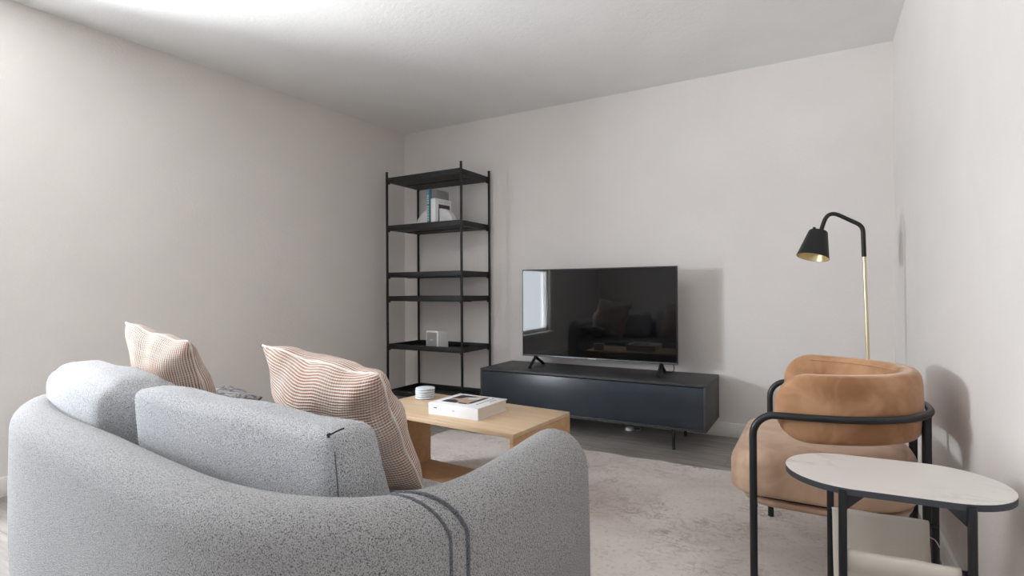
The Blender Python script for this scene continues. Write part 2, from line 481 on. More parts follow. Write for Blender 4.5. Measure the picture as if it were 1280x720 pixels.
# folded lip where the back cover laps over the arm
def find_s(x, y):
    return min(range(len(cl)), key=lambda i: (cl[i]-Vector((x, y, 0))).length)
sj = L[find_s(-.598, .80)]
bm = BM(); tube(bm, catmull(seam(sj, .0, .13), 3), .0042, 10); obj('fabric_lip', bm, M['boucle_lip'], sofa, 180)
bm = BM(); tube(bm, catmull(seam(sj+.03, -.001, .12), 3), .0036, 8); obj('fabric_lip', bm, M['boucle_lip'], sofa, 180)
# fine seam along the outside of the back
bm = BM(); pts = []
for k in range(60):
    s = sj+.05+(LT-.45-sj-.05)*k/59; p, t, n = at_len(s)
    a = radians(27); pts.append(p+n*(T/2-RT+(RT-.0005)*cos(a))+Vector((0, 0, ZT-RT+(RT-.0005)*sin(a))))
tube(bm, pts, .0009, 6); obj('back_seam', bm, M['boucle'], sofa, 180)
# seat
inner = []
for k in range(0, 71):
    s = .03+(LT-.06)*k/70; p, t, n = at_len(s); q = p-n*(T/2-.012); inner.append((q.x, q.y))
bm = BM(); prism(bm, inner, .075, .30, .02, 3); obj('seat_base', bm, M['boucle'], sofa, 50)
bm = BM()
inn2 = []
for k in range(0, 71):
    s = .0+(LT-.0)*k/70; p, t, n = at_len(s); q = p-n*(T/2+.006); inn2.append((q.x, q.y))
inn2 = [(inn2[0][0], inn2[0][1]+.02)]+inn2+[(inn2[-1][0], inn2[-1][1]+.02)]
prism(bm, inn2, .302, .425, .04, 5); obj('seat_cushion', bm, M['boucle'], sofa, 50)
for x, y, z0 in ((-.68, .80, 0), (-2.3, .90, 0), (-.60, 1.20, RZ), (-2.44, 1.3, 0)):
    bm = BM(); lathe(bm, [(.016, z0+.0005), (.022, .09)], 16, (x, y, 0)); obj('leg', bm, M['blackm'], sofa)

# loose back cushions (upholstered to match)
def cushion(cx, cy, rz, hx, hy, hz, r, lean, puff, wedge=.25, z0=.428, zipx=None, sag=0.0):
    bm = BM()
    def warp(p, x, y, z):
        p = p.copy()
        k = (z+1)/2
        p.y *= (1+wedge*(1-k)) if y > 0 else 1
        p.y -= lean*k
        p.z += .0035*sin(p.x*17)*max(z, 0) - sag*x*max(z, 0)
        return p
    rbox(bm, hx, hy, hz, r, 16, puff, warp)
    o = obj('back_cushion', bm, M['boucle_c'], sofa, 180)
    o.location = (cx, cy, z0+hz); o.rotation_euler = (0, 0, rz)
    return o
c1 = cushion(-1.215, .820, radians(-4), .438, .052, .153, .026, .028, (.006, .014, .004), 1.2)
c2 = cushion(-2.065, .915, radians(-8), .335, .10, .158, .075, .02, (.02, .025, .008), .5)
# end gusset seam and zip pull on the middle cushion
hx, hy, hz = .438, .052, .153
def c1pt(z, e=.003):        # a point on the back right upright edge of the cushion
    k = (z/hz+1)/2
    return Vector((hx-.007+e, -hy-.001-.028*k-e*.6, z))
bm = BM(); tube(bm, [c1pt(.118-.24*k/10, .001) for k in range(11)], .0013, 6); obj('gusset_seam', bm, M['boucle_lip'], c1, 180)
bm = BM(); a = Vector((hx-.008, -hy-.024, hz-.002))
tube(bm, catmull([a+V(-.012, -.008, -.004), a+V(-.001, -.005, .001), a+V(.007, .0, .006), a+V(.014, .010, .010)], 5), .0016, 6)
tube(bm, catmull([a+V(-.004, -.008, .001), a+V(-.010, -.010, -.002), a+V(-.004, -.010, -.005)], 4), .002, 6)
obj('zip_pull', bm, M['blackm'], c1, 180)

# ------------------------------------------------------------------ throw pillows
def pillow(name, label, mat, W, Hh, Th, loc, rot, piping=True, pert=0, group=None):
    t = thing(name, label, 'pillow', (0, 0, 0), 0, group)
    t.location = loc; t.rotation_euler = rot
    n = 36; bm = BM(); rnd = random.Random(pert)
    ph = [rnd.uniform(0, 6.28) for _ in range(8)]
    def shape(u, v):
        x = u*W/2*(1-.06*(1-v*v))+.004*sin(9*v+ph[5])*abs(u); z = v*Hh/2*(1-.06*(1-u*u))+.005*sin(8*u+ph[6])*abs(v)
        return x, z
    def th(u, v):
        b = max(0, (1-u*u)*(1-v*v))**.46
        wr = 1+.09*sin(5*u+ph[0]+2*v)+.08*sin(7*v+ph[1]-3*u)+.05*sin(11*u+ph[2])*(1-abs(u))
        crease = .12*sin(13*u+ph[3]+1.5*sin(3*v))*max(0, abs(v)-.35)+.12*sin(11*v+ph[4]+u)*max(0, abs(u)-.5)
        return Th/2*b*(wr+crease)
    G = {}; FK = []
    for s in (-1, 1):
        for i in range(n+1):
            for j in range(n+1):
                u = sin(pi/2*(-1+2*i/n)); v = sin(pi/2*(-1+2*j/n))
                if (i in (0, n) or j in (0, n)) and s > 0: G[s, i, j] = G[-1, i, j]; continue
                x, z = shape(u, v)
                G[s, i, j] = bm.verts.new((x, s*th(u, v), z))
    for s in (-1, 1):
        for i in range(n):
            for j in range(n):
                ks = [(s, i, j), (s, i+1, j), (s, i+1, j+1), (s, i, j+1)]
                q = [G[k] for k in ks]
                FK.append((bm.faces.new(q if s < 0 else q[::-1]), ks))
    uvl = bm.loops.layers.uv.new('UVMap'); UV = {}
    for s in (-1, 1):
        for i in range(n+1):
            acc = [0]
            for j in range(n): acc.append(acc[-1]+(G[s, i, j+1].co-G[s, i, j].co).length)
            for j in range(n+1): UV[s, i, j] = [0, acc[j]-acc[-1]/2]
        for j in range(n+1):
            acc = [0]
            for i in range(n): acc.append(acc[-1]+(G[s, i+1, j].co-G[s, i, j].co).length)
            for i in range(n+1): UV[s, i, j][0] = acc[i]-acc[-1]/2
    bm.faces.ensure_lookup_table()
    for fc, keys in FK:
        inv = {G[k]: k for k in keys}
        for lp in fc.loops: lp[uvl].uv = UV[inv[lp.vert]]
    obj('pillow_cover', bm, mat, t, 180)
    if piping:
        pts = []
        N = 24
        for k in range(N): u = -1+2*k/N; x, z = shape(u, -1); pts.append((x, 0, z))
        for k in range(N): v = -1+2*k/N; x, z = shape(1, v); pts.append((x, 0, z))
        for k in range(N): u = 1-2*k/N; x, z = shape(u, 1); pts.append((x, 0, z))
        for k in range(N): v = 1-2*k/N; x, z = shape(-1, v); pts.append((x, 0, z))
        bm = BM(); tube(bm, pts, .0035, 8, closed=True); obj('piping', bm, M['cord'], t, 180)
    return t
pillow('throw_pillow', 'larger rust and white striped pillow leaning against the middle grey cushion of the sofa', M['stripe_h'], .53, .43, .235,
       (-1.252, 1.155, .622), (radians(29), radians(6), radians(-4)), True, 3, 'striped pillows on the sofa')
pillow('throw_pillow', 'smaller rust and white striped pillow at the left end of the sofa near the wall', M['stripe_v'], .405, .44, .165,
       (-2.125, 1.14, .658), (radians(23), radians(9), radians(2)), True, 5, 'striped pillows on the sofa')
pillow('throw_pillow', 'grey pillow with a dark veined pattern lying low between the two striped pillows', M['veined'], .30, .26, .12,
       (-2.235, 1.365, .512), (radians(-72), radians(3), radians(-6)), False, 8)

# ------------------------------------------------------------------ coffee table
ct = thing('coffee_table', 'low oak waterfall coffee table on the rug between sofa and console', 'table', (-1.5, 2.15, RZ), radians(-4.5))
hx, hy, H, tk = .455, .24, .408, .019
bm = BM(); box(bm, -hx, hx, -hy, hy, H-tk, H, .002); obj('tabletop', bm, M['oak'], ct)
bm = BM(); box(bm, -hx, -hx+tk, -hy, hy, .001, H-tk-.0005, .002); obj('side_panel', bm, M['oak_leg'], ct)
bm = BM(); box(bm, hx-tk, hx, -hy, hy, .001, H-tk-.0005, .002); obj('side_panel', bm, M['oak_leg'], ct)
bm = BM(); box(bm, -hx+tk, hx-tk, -hy, hy, .001, .032, .002); obj('bottom_panel', bm, M['oak_leg'], ct)
TZ = RZ+H
# stack of coasters
nm = ['bottom coaster of the round pale stack on the oak table', 'second coaster from the bottom of the round pale stack on the oak table',
      'middle coaster of the round pale stack on the oak table', 'second coaster from the top of the round pale stack on the oak table',
      'topmost coaster of the round pale stack on the oak table']
z = TZ
cbm = BM(); lathe(cbm, [(.046, 0), (.051, .0015), (.052, .005), (.051, .0085), (.048, .0098)], 40)
cme = None
for k in range(5):
    c = thing('coaster', nm[k], 'coaster', (-1.842+random.uniform(-.002, .002), 2.285+random.uniform(-.002, .002), z+.0002), random.random()*6, 'stack of coasters')
    if cme is None:
        d = obj('disc', cbm, M['ceramic'], c, 40); cme = d
        fb = BM(); lathe(fb, [(.043, 0), (.043, .0016)], 32); foot = obj('backing', fb, M['cork'], c); d.location.z = .0016
    else:
        for q in (cme, foot):
            e = q.copy(); COL.objects.link(e); e.parent = c
    z += .0117
# coffee-table book
bk = thing('hardcover_book', 'thick white hardcover book with a photo on its cover, lying on the oak table', 'book', (-1.452, 2.125, TZ+.0004), radians(-1.5))
w, d = .141, .122
bm = BM(); box(bm, -w, w, -d, d, 0, .004, .001); obj('back_cover', bm, M['cover'], bk)
bm = BM(); box(bm, -w+.004, w-.004, -d+.004, d-.004, .0042, .0488); obj('page_block', bm, M['paper'], bk)
bm = BM(); box(bm, -w, w, -d, d, .049, .054, .001); cv = obj('front_cover', bm, M['cover'], bk)
bm = BM(); box(bm, -w, w, -d-.004, -d+.003, .0, .054, .0015)
obj('spine', bm, M['cover'], bk)
bm = BM(); box(bm, -.11, -.09, -d-.0045, -d-.003, .030, .036); obj('spine_mark', bm, M['print_grey'], bk)
bm = BM(); box(bm, .0, .012, -d-.0045, -d-.003, .027, .030); obj('spine_mark', bm, M['print_grey'], bk)
bm = BM()
# printed cover picture: a loose arrangement of tones
Z = .0542
def patch(bm, x0, x1, y0, y1, dz=0): box(bm, x0, x1, y0, y1, Z-.0006, Z+.0002+dz)
patch(bm, -.105, .055, -.075, .095); obj('cover_picture', bm, M['tanink'], cv)
bm = BM()
prism(bm, [(-.105, .0), (-.06, .02), (-.05, .06), (-.02, .07), (.0, .095), (-.105, .095)], Z, Z+.0004)
prism(bm, [(-.105, -.075), (-.02, -.075), (-.035, -.03), (-.075, -.01), (-.105, -.03)], Z, Z+.0004)
patch(bm, .035, .055, -.05, .095, .0002); patch(bm, -.01, .035, -.075, -.055, .0002); obj('picture_shadows', bm, M['ink'], cv)
bm = BM(); prism(bm, [(-.02, .02), (.03, .03), (.03, .08), (.005, .085), (-.03, .05)], Z, Z+.0004); obj('picture_highlight', bm, M['ltgrey'], cv)
bm = BM()
for k in range(7): patch(bm, .08, .09, -.055+.022*k, -.042+.022*k)
for k in range(3): patch(bm, .105, .112, .02+.02*k, .034+.02*k)
obj('cover_lettering', bm, M['print_grey'], cv)

# ------------------------------------------------------------------ TV console
CX0, CX1, CY0, CY1, CZ0, CZ1 = -2.2, -.588, 3.377, 3.86, .132, .419
con = thing('tv_console', 'long low black console on thin legs against the back wall', 'cabinet', ((CX0+CX1)/2, (CY0+CY1)/2, 0))
ox, oy = (CX0+CX1)/2, (CY0+CY1)/2; W2 = (CX1-CX0)/2; D2 = (CY1-CY0)/2
bm = BM(); box(bm, -W2, W2, -D2, D2, CZ1-.016, CZ1, .0015); obj('top_panel', bm, M['console_side'], con)
bm = BM()
box(bm, -W2, -W2+.016, -D2, D2, CZ0, CZ1-.0165, .001); box(bm, W2-.016, W2, -D2, D2, CZ0, CZ1-.0165, .001)
box(bm, -W2+.016, W2-.016, -D2, D2, CZ0, CZ0+.014, .001); box(bm, -W2+.016, W2-.016, D2-.012, D2, CZ0+.014, CZ1-.0165)
box(bm, -.01, .01, -D2+.03, D2-.012, CZ0+.014, CZ1-.0165)
obj('carcass', bm, M['console_side'], con)
bm = BM(); box(bm, -W2+.018, W2-.018, -D2+.004, -D2+.022, CZ0+.016, CZ1-.021, .0015); obj('front_flap', bm, M['console'], con)
for x in (-W2+.2, W2-.2):
    for y in (-D2+.03, D2-.11):
        bm = BM(); tube(bm, [(x, y, .002), (x, y, CZ0)], .0095, 14); lg = obj('leg', bm, M['blackm'], con)
bm = BM(); box(bm, -.85+.0, .0, -.004, .004, CZ1+.0, CZ1+.0001); bm.free()

# ------------------------------------------------------------------ television
tv = thing('television', 'flat black television standing on the console', 'television', (-1.386, 3.61, CZ1+.0008))
hw = .58; z0, z1 = .079, .733
bm = BM(); box(bm, -hw, hw, 0, .03, z0, z1, .004)
box(bm, -hw*.75, hw*.75, .03, .055, z0+.03, z0+.40, .01); obj('body', bm, M['bezel'], tv)
bm = BM(); box(bm, -hw+.008, hw-.008, -.0015, .001, z0+.016, z1-.008); obj('screen', bm, M['screen'], tv)
bm = BM()
box(bm, -hw, hw, -.003, .001, z0, z0+.012, .001); obj('lower_trim', bm, M['silver'], tv)
def tvfoot(x):
    bm = BM(); q = [(x+.004, -.105, .0115), (x, -.005, .075), (x-.018, .155, .0115)]
    for a, b in ((q[0], q[1]), (q[1], q[2])):
        tube(bm, [a, b], .0125, 4)
    box(bm, x-.011, x+.011, -.012, .02, .066, .086, .003)
    box(bm, x-.006, x+.014, -.118, -.092, .0005, .008, .002); box(bm, x-.028, x-.008, .142, .17, .0005, .008, .002)
    return obj('foot', bm, M['rubber'], tv)
tvfoot(-.466); tvfoot(.474)
bm = BM(); tube(bm, catmull([(.52, .05, .14), (.535, .08, .08), (.53, .11, .03), (.50, .16, .004), (.42, .2, .004)], 6), .003, 8); obj('power_cable', bm, M['rubber'], tv)
# maker's lettering at the bottom edge
def text_mesh(name, body, size, mat, parent, mtx, ext=.0004, sp=1):
    cu = bpy.data.curves.new(name, 'FONT'); cu.body = body; cu.size = size; cu.space_character = sp; cu.extrude = ext; cu.align_x = 'CENTER'; cu.align_y = 'CENTER'
    t = bpy.data.objects.new(name, cu); COL.objects.link(t)
    dg = bpy.context.evaluated_depsgraph_get()
    me = bpy.data.meshes.new_from_object(t.evaluated_get(dg)); bpy.data.objects.remove(t)
    me.materials.clear(); me.materials.append(mat); me.transform(mtx)
    o = bpy.data.objects.new(name, me); COL.objects.link(o); o.parent = parent; return o
text_mesh('maker_lettering', 'SAMSUNG', .0125, M['white'], tv, Matrix.Translation((-.015, -.0036, z0+.006)) @ Matrix.Rotation(pi/2, 4, 'X'))

# small white thing under the console
pk = thing('round_adapter', 'small round white object on the floor beneath the black console', 'adapter', (-1.165, 3.72, 0))
bm = BM(); lathe(bm, [(.026, .001), (.031, .004), (.031, .014), (.026, .022), (.010, .026)], 28, M=None); obj('shell', bm, M['white'], pk)
bm = BM(); tube(bm, catmull([(.03, .005, .006), (.06, .03, .004), (.05, .09, .004), (.0, .13, .004)], 5), .0025, 6); obj('cable', bm, M['white'], pk)

# ------------------------------------------------------------------ shelving unit
SX0, SX1, SY0, SY1 = -3.178, -2.412, 3.445, 3.853
sh = thing('shelving_unit', 'tall open black metal shelf with six trays in the corner', 'shelf', ((SX0+SX1)/2, (SY0+SY1)/2, 0))
w2, d2 = (SX1-SX0)/2, (SY1-SY0)/2; pr = .008
for x in (-w2, w2):
    for y in (-d2, d2):
        bm = BM(); box(bm, x-pr, x+pr, y-pr, y+pr, .001, 2.008, .002); obj('post', bm, M['blackm'], sh)
tz = (.118, .508, .912, 1.112, 1.51, 1.915)
def tray(z):
    bm = BM(); a, b = w2-pr-.001, d2-pr-.001; h = .042; t = .004
    box(bm, -a, a, -b, b, z, z+t); 
    box(bm, -a, a, -b-.012, -b, z, z+h, .001); box(bm, -a, a, b, b+.012, z, z+h, .001)
    box(bm, -a-.0, -a+t, -b, b, z+t, z+h); box(bm, a-t, a, -b, b, z+t, z+h)
    # stiffening channel below, and bracket tabs at the posts
    box(bm, -a+.05, a-.05, -.02, .02, z-.006, z)
    for x in (-a, a):
        for y in (-b, b):
            box(bm, x-.008 if x > 0 else x, x if x > 0 else x+.008, y-.01, y+.01, z-.012, z+h)
    return bm
t0 = None
for z in tz:
    if t0 is None: t0 = obj('tray', tray(0), M['blackm'], sh); t0.location.z = z
    else: c = t0.copy(); COL.objects.link(c); c.parent = sh; c.location.z = z

# books and bookends on the second tray
ZS = tz[4]+.004+.0004
al = radians(84)
def on_shelf(dn, dd):        # dn along the cover normal (towards the room), dd along the cover
    o = Vector((-2.752, 3.505, ZS)); return o+Vector((sin(al), -cos(al), 0))*dn+Vector((cos(al), sin(al), 0))*dd
def standing_book(name, label, tk, wd, ht, dn, dd, cm, sm):
    # stands with its spine to the room
    b = thing(name, label, 'book', on_shelf(dn, dd), al, 'books on the upper shelf')
    bm = BM(); box(bm, 0, wd, -tk/2, -tk/2+.003, 0, ht, .0008); fc = obj('front_cover', bm, cm, b)
    bm = BM(); box(bm, 0, wd, tk/2-.003, tk/2, 0, ht, .0008); obj('back_cover', bm, cm, b)
    bm = BM(); box(bm, -.002, .004, -tk/2, tk/2, 0, ht, .001); sp = obj('spine', bm, sm, b)
    bm = BM(); box(bm, .005, wd-.004, -tk/2+.0032, tk/2-.0032, .003, ht-.004); obj('page_block', bm, M['paper'], b)
    return b, fc, sp
b1, f1, s1 = standing_book('standing_book', 'tall teal and grey book standing behind the white book on the shelf', .05, .205, .315, 0, -.02, M['grey'], M['teal'])
bm = BM(); box(bm, -.0035, -.001, .004, .0255, .004, .311); obj('spine_band', bm, M['ltteal'], s1)
text_mesh('spine_lettering', 'SURF SHACKS', .027, M['white'], s1, Matrix(((0, 0, -1, -.0042), (0, -1, 0, .0148), (-1, 0, 0, .162), (0, 0, 0, 1))), .0004, 1.32)
b2, f2, s2 = standing_book('standing_book', 'white book with a dark square opening pictured on its cover, standing on the shelf', .05, .19, .232, .0505, -.03, M['cover'], M['cover'])
tk = .05
bm = BM(); box(bm, .035, .168, -tk/2-.0006, -tk/2+.001, .02, .187); obj('cover_picture', bm, M['ink'], f2)
bm = BM(); prism(bm, [(.10, 0), (.165, 0), (.165, .09), (.13, .04)], 0, .0012)
bmesh.ops.transform(bm, matrix=Matrix.Translation((0, -tk/2-.0002, .02)) @ Matrix.Rotation(pi/2, 4, 'X'), verts=bm.verts[:]); obj('picture_ground', bm, M['olive'], f2)
for k0, k1 in ((0, 4), (5, 10)):
    bm = BM()
    for k in range(k0, k1):
        x = .034+k*.0138; box(bm, x, x+.0035, -tk/2-.0006, -tk/2+.001, .199, .213); box(bm, x, x+.0138 if k < k1-1 else x+.009, -tk/2-.0006, -tk/2+.001, .199 if k % 2 else .2105, .2015 if k % 2 else .213)
    obj('cover_lettering', bm, M['ltgrey'], f2)
def bookend(label, x, y, sgn, r):
    bm = BM(); N = 20; pts = [(0, 0)]+[(sgn*r*cos(pi/2*k/N), r*sin(pi/2*k/N)) for k in range(N+1)]
    prism(bm, pts, -.024, .024, .0015)
    bmesh.ops.transform(bm, matrix=Matrix.Rotation(pi/2, 4, 'X'), verts=bm.verts[:])
    o = obj('bookend', bm, M['marble2']); o.location = (x, y, ZS); o.rotation_euler = (0, 0, al-pi/2)
    return tag(o, label, 'bookend', 'rounded marble bookends')
bookend('rounded pale marble bookend to the left of the teal book', -2.789, 3.545, -1, .150)
bookend('rounded pale marble bookend to the right, in front of the white book cover', -2.669, 3.530, 1, .152)

# white cube speaker
ZS5 = tz[1]+.004+.0003
spk = thing('speaker', 'small white cube speaker with a grey grille on the lower shelf', 'speaker', (-2.772, 3.60, ZS5), radians(-8))
bm = BM(); box(bm, -.07, .07, -.062, .062, .006, .152, .006, 3); obj('housing', bm, M['white'], spk)
bm = BM(); box(bm, -.058, .058, -.0645, -.06, .018, .14, .001); gr = obj('grille', bm, M['mesh'], spk)
bm = BM(); box(bm, -.018, .018, -.0655, -.064, .074, .083); obj('badge', bm, M['ltgrey'], gr)
bm = BM(); box(bm, -.055, .055, -.05, .05, 0, .007); obj('base', bm, M['rubber'], spk)

# ------------------------------------------------------------------ floor lamp
LX, LY = .207, 3.3
lp = thing('floor_lamp', 'black and brass floor lamp with a cone shade in the right corner', 'lamp', (LX, LY, 0))
bm = BM(); lathe(bm, [(.125, .0005), (.13, .004), (.13, .016), (.122, .022), (.02, .025)], 40); obj('base', bm, M['blackm'], lp)
bm = BM(); tube(bm, [(.022, 0, .024), (.022, 0, .3), (.0, 0, 1.168)], .0085, 14); obj('pole', bm, M['brass'], lp)
P3 = [(0, 0, 1.155), (-.003, 0, 1.302), (-.130, -.0, 1.398), (-.178, 0, 1.392), (-.192, 0, 1.29)]
P3 = [(0, 0, 1.16), (-.004, 0, 1.318), (-.158, 0, 1.412), (-.196, 0, 1.29)]
bm = BM(); tube(bm, fillet(P3, [0, .055, .055, 0], 8), .0105, 14); obj('gooseneck', bm, M['blackm'], lp)
tilt = Matrix.Translation((-.200, 0, 1.315)) @ Matrix.Rotation(radians(-10), 4, 'Y') @ Matrix.Rotation(radians(180), 4, 'Y') @ Matrix.Rotation(radians(12), 4, 'X')
tilt = Matrix.Translation((-.203, -.005, 1.305)) @ Matrix.Rotation(radians(11), 4, 'Y') @ Matrix.Rotation(radians(-13), 4, 'X')
bm = BM()
prof = [(.018, .0), (.042, -.002), (.046, -.008), (.078, -.148), (.076, -.148), (.043, -.012), (.01, -.008)]
lathe(bm, prof, 40, cap0=True, cap1=True, M=tilt)
sd = obj('lamp_shade', bm, M['blackm'], lp, 40)
bm = BM(); lathe(bm, [(.0755, -.1475), (.0425, -.013), (.012, -.0085)], 40, M=tilt, cap0=False, cap1=False); obj('shade_lining', bm, M['brass_in'], sd, 60)
bm = BM(); lathe(bm, [(.012, -.01), (.013, -.05), (.022, -.07), (.026, -.09), (.018, -.11), (.004, -.117)], 20, M=tilt); obj('bulb', bm, M['white'], sd, 60)
bm = BM(); tube(bm, [tilt @ Vector((-.022, 0, -.002)), tilt @ Vector((-.022, 0, .016))], .008, 12); obj('switch', bm, M['blackm'], sd)

# ------------------------------------------------------------------ armchair
AX, AY = 0.0, 2.236
ac = thing('armchair', 'tan velvet armchair with a black tubular frame by the right wall', 'chair', (AX, AY, RZ))
hwd = .351; x0 = -.12; a_ = .437
def upath(off, xs, n=40):
    """U in plan, open to -x; off = inset from the tube line"""
    b = hwd-off; a = a_-off; pts = [(xs, -b)]
    for k in range(n+1):
        t = -pi/2+pi*k/n; e = .92
        c, s = cos(t), sin(t)
        pts.append((x0+a*abs(c)**e*(1 if c >= 0 else -1), b*abs(s)**e*(1 if s >= 0 else -1)))
    pts.append((xs, b)); return pts
TZc = .60-RZ
rad = .0115
u = upath(0, -.15)
pl = [Vector((-.185, -hwd, .0)), Vector((-.185, -hwd, TZc-.07))]
for k in range(1, 8):
    t = pi/2*k/8; pl.append(Vector((-.185+.07*(1-cos(t)), -hwd, TZc-.07+.07*sin(t))))
mid = [Vector((x, y, TZc)) for x, y in u if x > -.118 or True]
mid = [p for p in mid if p.x > -.112]
pr_ = [Vector((p.x, -p.y, p.z)) for p in pl[::-1]]
bm = BM(); tube(bm, pl+mid+pr_, rad, 16); fr = obj('tube_frame', bm, M['black'], ac, 60)
for y in (-.10, .12):
    xx = x0+a_*sqrt(1-(y/hwd)**2)
    bm = BM(); tube(bm, [(xx-.002, y, .0), (xx-.002, y, TZc-.004)], rad*1.15, 14); obj('rear_leg', bm, M['black'], ac)
# backrest band
off = .052; zlo, zhi = .512-RZ, .727-RZ; thk = .075
bp = catmull([(x, y, 0) for x, y in upath(off, -.125, 24)], 3)
LB = [0]
for a, b in zip(bp, bp[1:]): LB.append(LB[-1]+(b-a).length)
bm = BM(); rings = []; tot = LB[-1]
zc = (zlo+zhi)/2; hh = (zhi-zlo)/2
def b_at(s):
    i = min(max(bisect.bisect_right(LB, s)-1, 0), len(LB)-2); f = (s-LB[i])/(LB[i+1]-LB[i])
    p = bp[i].lerp(bp[i+1], f); t = (bp[i+1]-bp[i]).normalized()
    return p, Vector((t.y, -t.x, 0))
stn = [tot*0+.1*(1-cos(pi/2*k/10)) for k in range(11)]
stn = stn+[.1+(tot-.2)*k/70 for k in range(1, 70)]+[tot-s for s in stn[::-1]]
NP = 28
for s in stn:
    de = min(s, tot-s); h = hh
    if de < .1: h = max(.012, hh*sqrt(max(0, 1-((.1-de)/.1)**2)))
    w_ = thk/2*(1 if de > .05 else max(.25, sqrt(1-((.05-de)/.05)**2)))
    p, n = b_at(s); ring = []
    for k in range(NP):
        t = 2*pi*k/NP; e = .42
        c, q = cos(t), sin(t)
        aa = w_*abs(c)**e*(1 if c >= 0 else -1); zz = h*abs(q)**(e if h > .05 else .8)*(1 if q >= 0 else -1)
        aa *= 1-.12*(zz/hh)**2
        ring.append(bm.verts.new(p+n*aa+Vector((0, 0, zc+zz))))
    rings.append(ring)
for a, b in zip(rings, rings[1:]):
    for k in range(NP): bm.faces.new([a[k], a[(k+1) % NP], b[(k+1) % NP], b[k]])
bm.faces.new(rings[0][::-1]); bm.faces.new(rings[-1])
br = obj('backrest', bm, M['velvet'], ac, 180)
# welt along the upper inner edge of the backrest
for sd_ in (-1,):
    pts = []
    for k in range(50):
        s = .1+(tot-.2)*k/49; p, n = b_at(s); pts.append(p+n*(sd_*thk*.455)+Vector((0, 0, zhi-.017)))
    bm = BM(); tube(bm, pts, .002, 8); obj('welt', bm, M['velvet'], br, 180)
# seat
def seat_plan(g, xf):
    pts = []; r = max(.03, .10-g); b = .318-g; xb = .285-g
    for k in range(9): t = pi+pi/2*k/8; pts.append((xf+r+r*cos(t), -b+r+r*sin(t)))
    for k in range(25):
        t = -pi/2+pi*k/24; pts.append((xb-.26+.26*abs(cos(t))**.8, b*abs(sin(t))**.8*(1 if sin(t) > 0 else -1)))
    for k in range(9): t = pi/2+pi/2*k/8; pts.append((xf+r+r*cos(t), b-r+r*sin(t)))
    return pts
def layered(bm, lay, xf):
    rings = []
    pl0 = seat_plan(0, xf); cx = sum(p[0] for p in pl0)/len(pl0)
    for g, z in lay: rings.append([bm.verts.new((cx+(x-cx)*(1-g/.27), y*(1-g/.31), z)) for x, y in pl0])
    for a, b in zip(rings, rings[1:]):
        for k in range(len(a)): bm.faces.new([a[k], a[(k+1) % len(a)], b[(k+1) % len(a)], b[k]])
    bm.faces.new(rings[0][::-1]); bm.faces.new(rings[-1])
bm = BM(); layered(bm, [(g, z-RZ) for g, z in ((.05, .3225), (.012, .3225), (.004, .324), (0, .330), (0, .340), (0, .412), (.002, .425), (.006, .436), (.013, .446), (.025, .454), (.045, .460), (.08, .464), (.15, .467), (.22, .468))], -.268)
obj('seat_cushion', bm, M['velvet_seat'], ac, 180)
bm = BM(); layered(bm, [(g, z-RZ) for g, z in ((.05, .284), (.026, .286), (.018, .292), (.015, .300), (.017, .306), (.026, .311), (.05, .3125))], -.245); obj('seat_base', bm, M['velvet_seat'], ac, 180)
bm = BM(); layered(bm, [(.026, .312-RZ), (.026, .323-RZ)], -.245); obj('gap_shade_strip', bm, M['rubber'], ac)  # black strip standing in for the shade in the gap under the cushion
for s in (-1, 1):
    bm = BM(); tube(bm, [(-.185, s*hwd, .28-RZ), (-.185, s*.28, .28-RZ)], .007, 10); obj('bracket', bm, M['black'], ac)

# ------------------------------------------------------------------ side table
SZ = .57-RZ
stb = thing('side_table', 'slim side table with rounded pale marble top and black legs beside the right wall', 'table', (.143, 1.50, RZ), radians(4))
def stadium(hl, r, n=20):
    pts = []
    for k in range(n+1): t = -pi/2+pi*k/n; pts.append((hl-r+r*cos(t), r*sin(t)))
    for k in range(n+1): t = pi/2+pi*k/n; pts.append((-hl+r+r*cos(t), r*sin(t)))
    return pts
bm = BM(); prism(bm, stadium(.216, .135, 28), SZ-.0145, SZ-.0012, .0); obj('top_edge', bm, M['edge'], stb, 40)
bm = BM(); prism(bm, stadium(.2158, .1348, 28), SZ-.0012, SZ, .0006, 1); obj('marble_top', bm, M['marble'], stb, 40)
lx = .110; ly = .134; lr = .0082
for sx in (-1, 1):
    for sy in (-1, 1):
        bm = BM(); x, y = sx*lx, sy*ly
        tube(bm, [(x, y, .001), (x, y, SZ-.006)], lr, 14); lgx = obj('leg', bm, M['black'], stb)
        bm = BM()
        prism(bm, [(0, 0), (-sx*.036, 0), (0, -.036)], -.002, .002)
        bmesh.ops.transform(bm, matrix=Matrix.Translation((x-sx*.004, y-sy*.004, SZ-.0148)) @ Matrix.Rotation(pi/2, 4, 'X'), verts=bm.verts[:]); obj('bracket', bm, M['black'], lgx)
ZR = .426-RZ
for sy in (-1, 1):
    bm = BM(); tube(bm, [(-lx, sy*(ly-.012), ZR), (lx, sy*(ly-.012), ZR)], .0055, 12)
    for sx in (-1, 1): tube(bm, [(sx*lx, sy*ly, ZR), (sx*lx, sy*(ly-.012), ZR)], .005, 8)
    obj('sling_rail', bm, M['black'], stb)
for sx in (-1, 1):
    bm = BM(); tube(bm, [(sx*lx, -ly, .03), (sx*lx, ly, .03)], .006, 10); obj('foot_rail', bm, M['black'], stb)
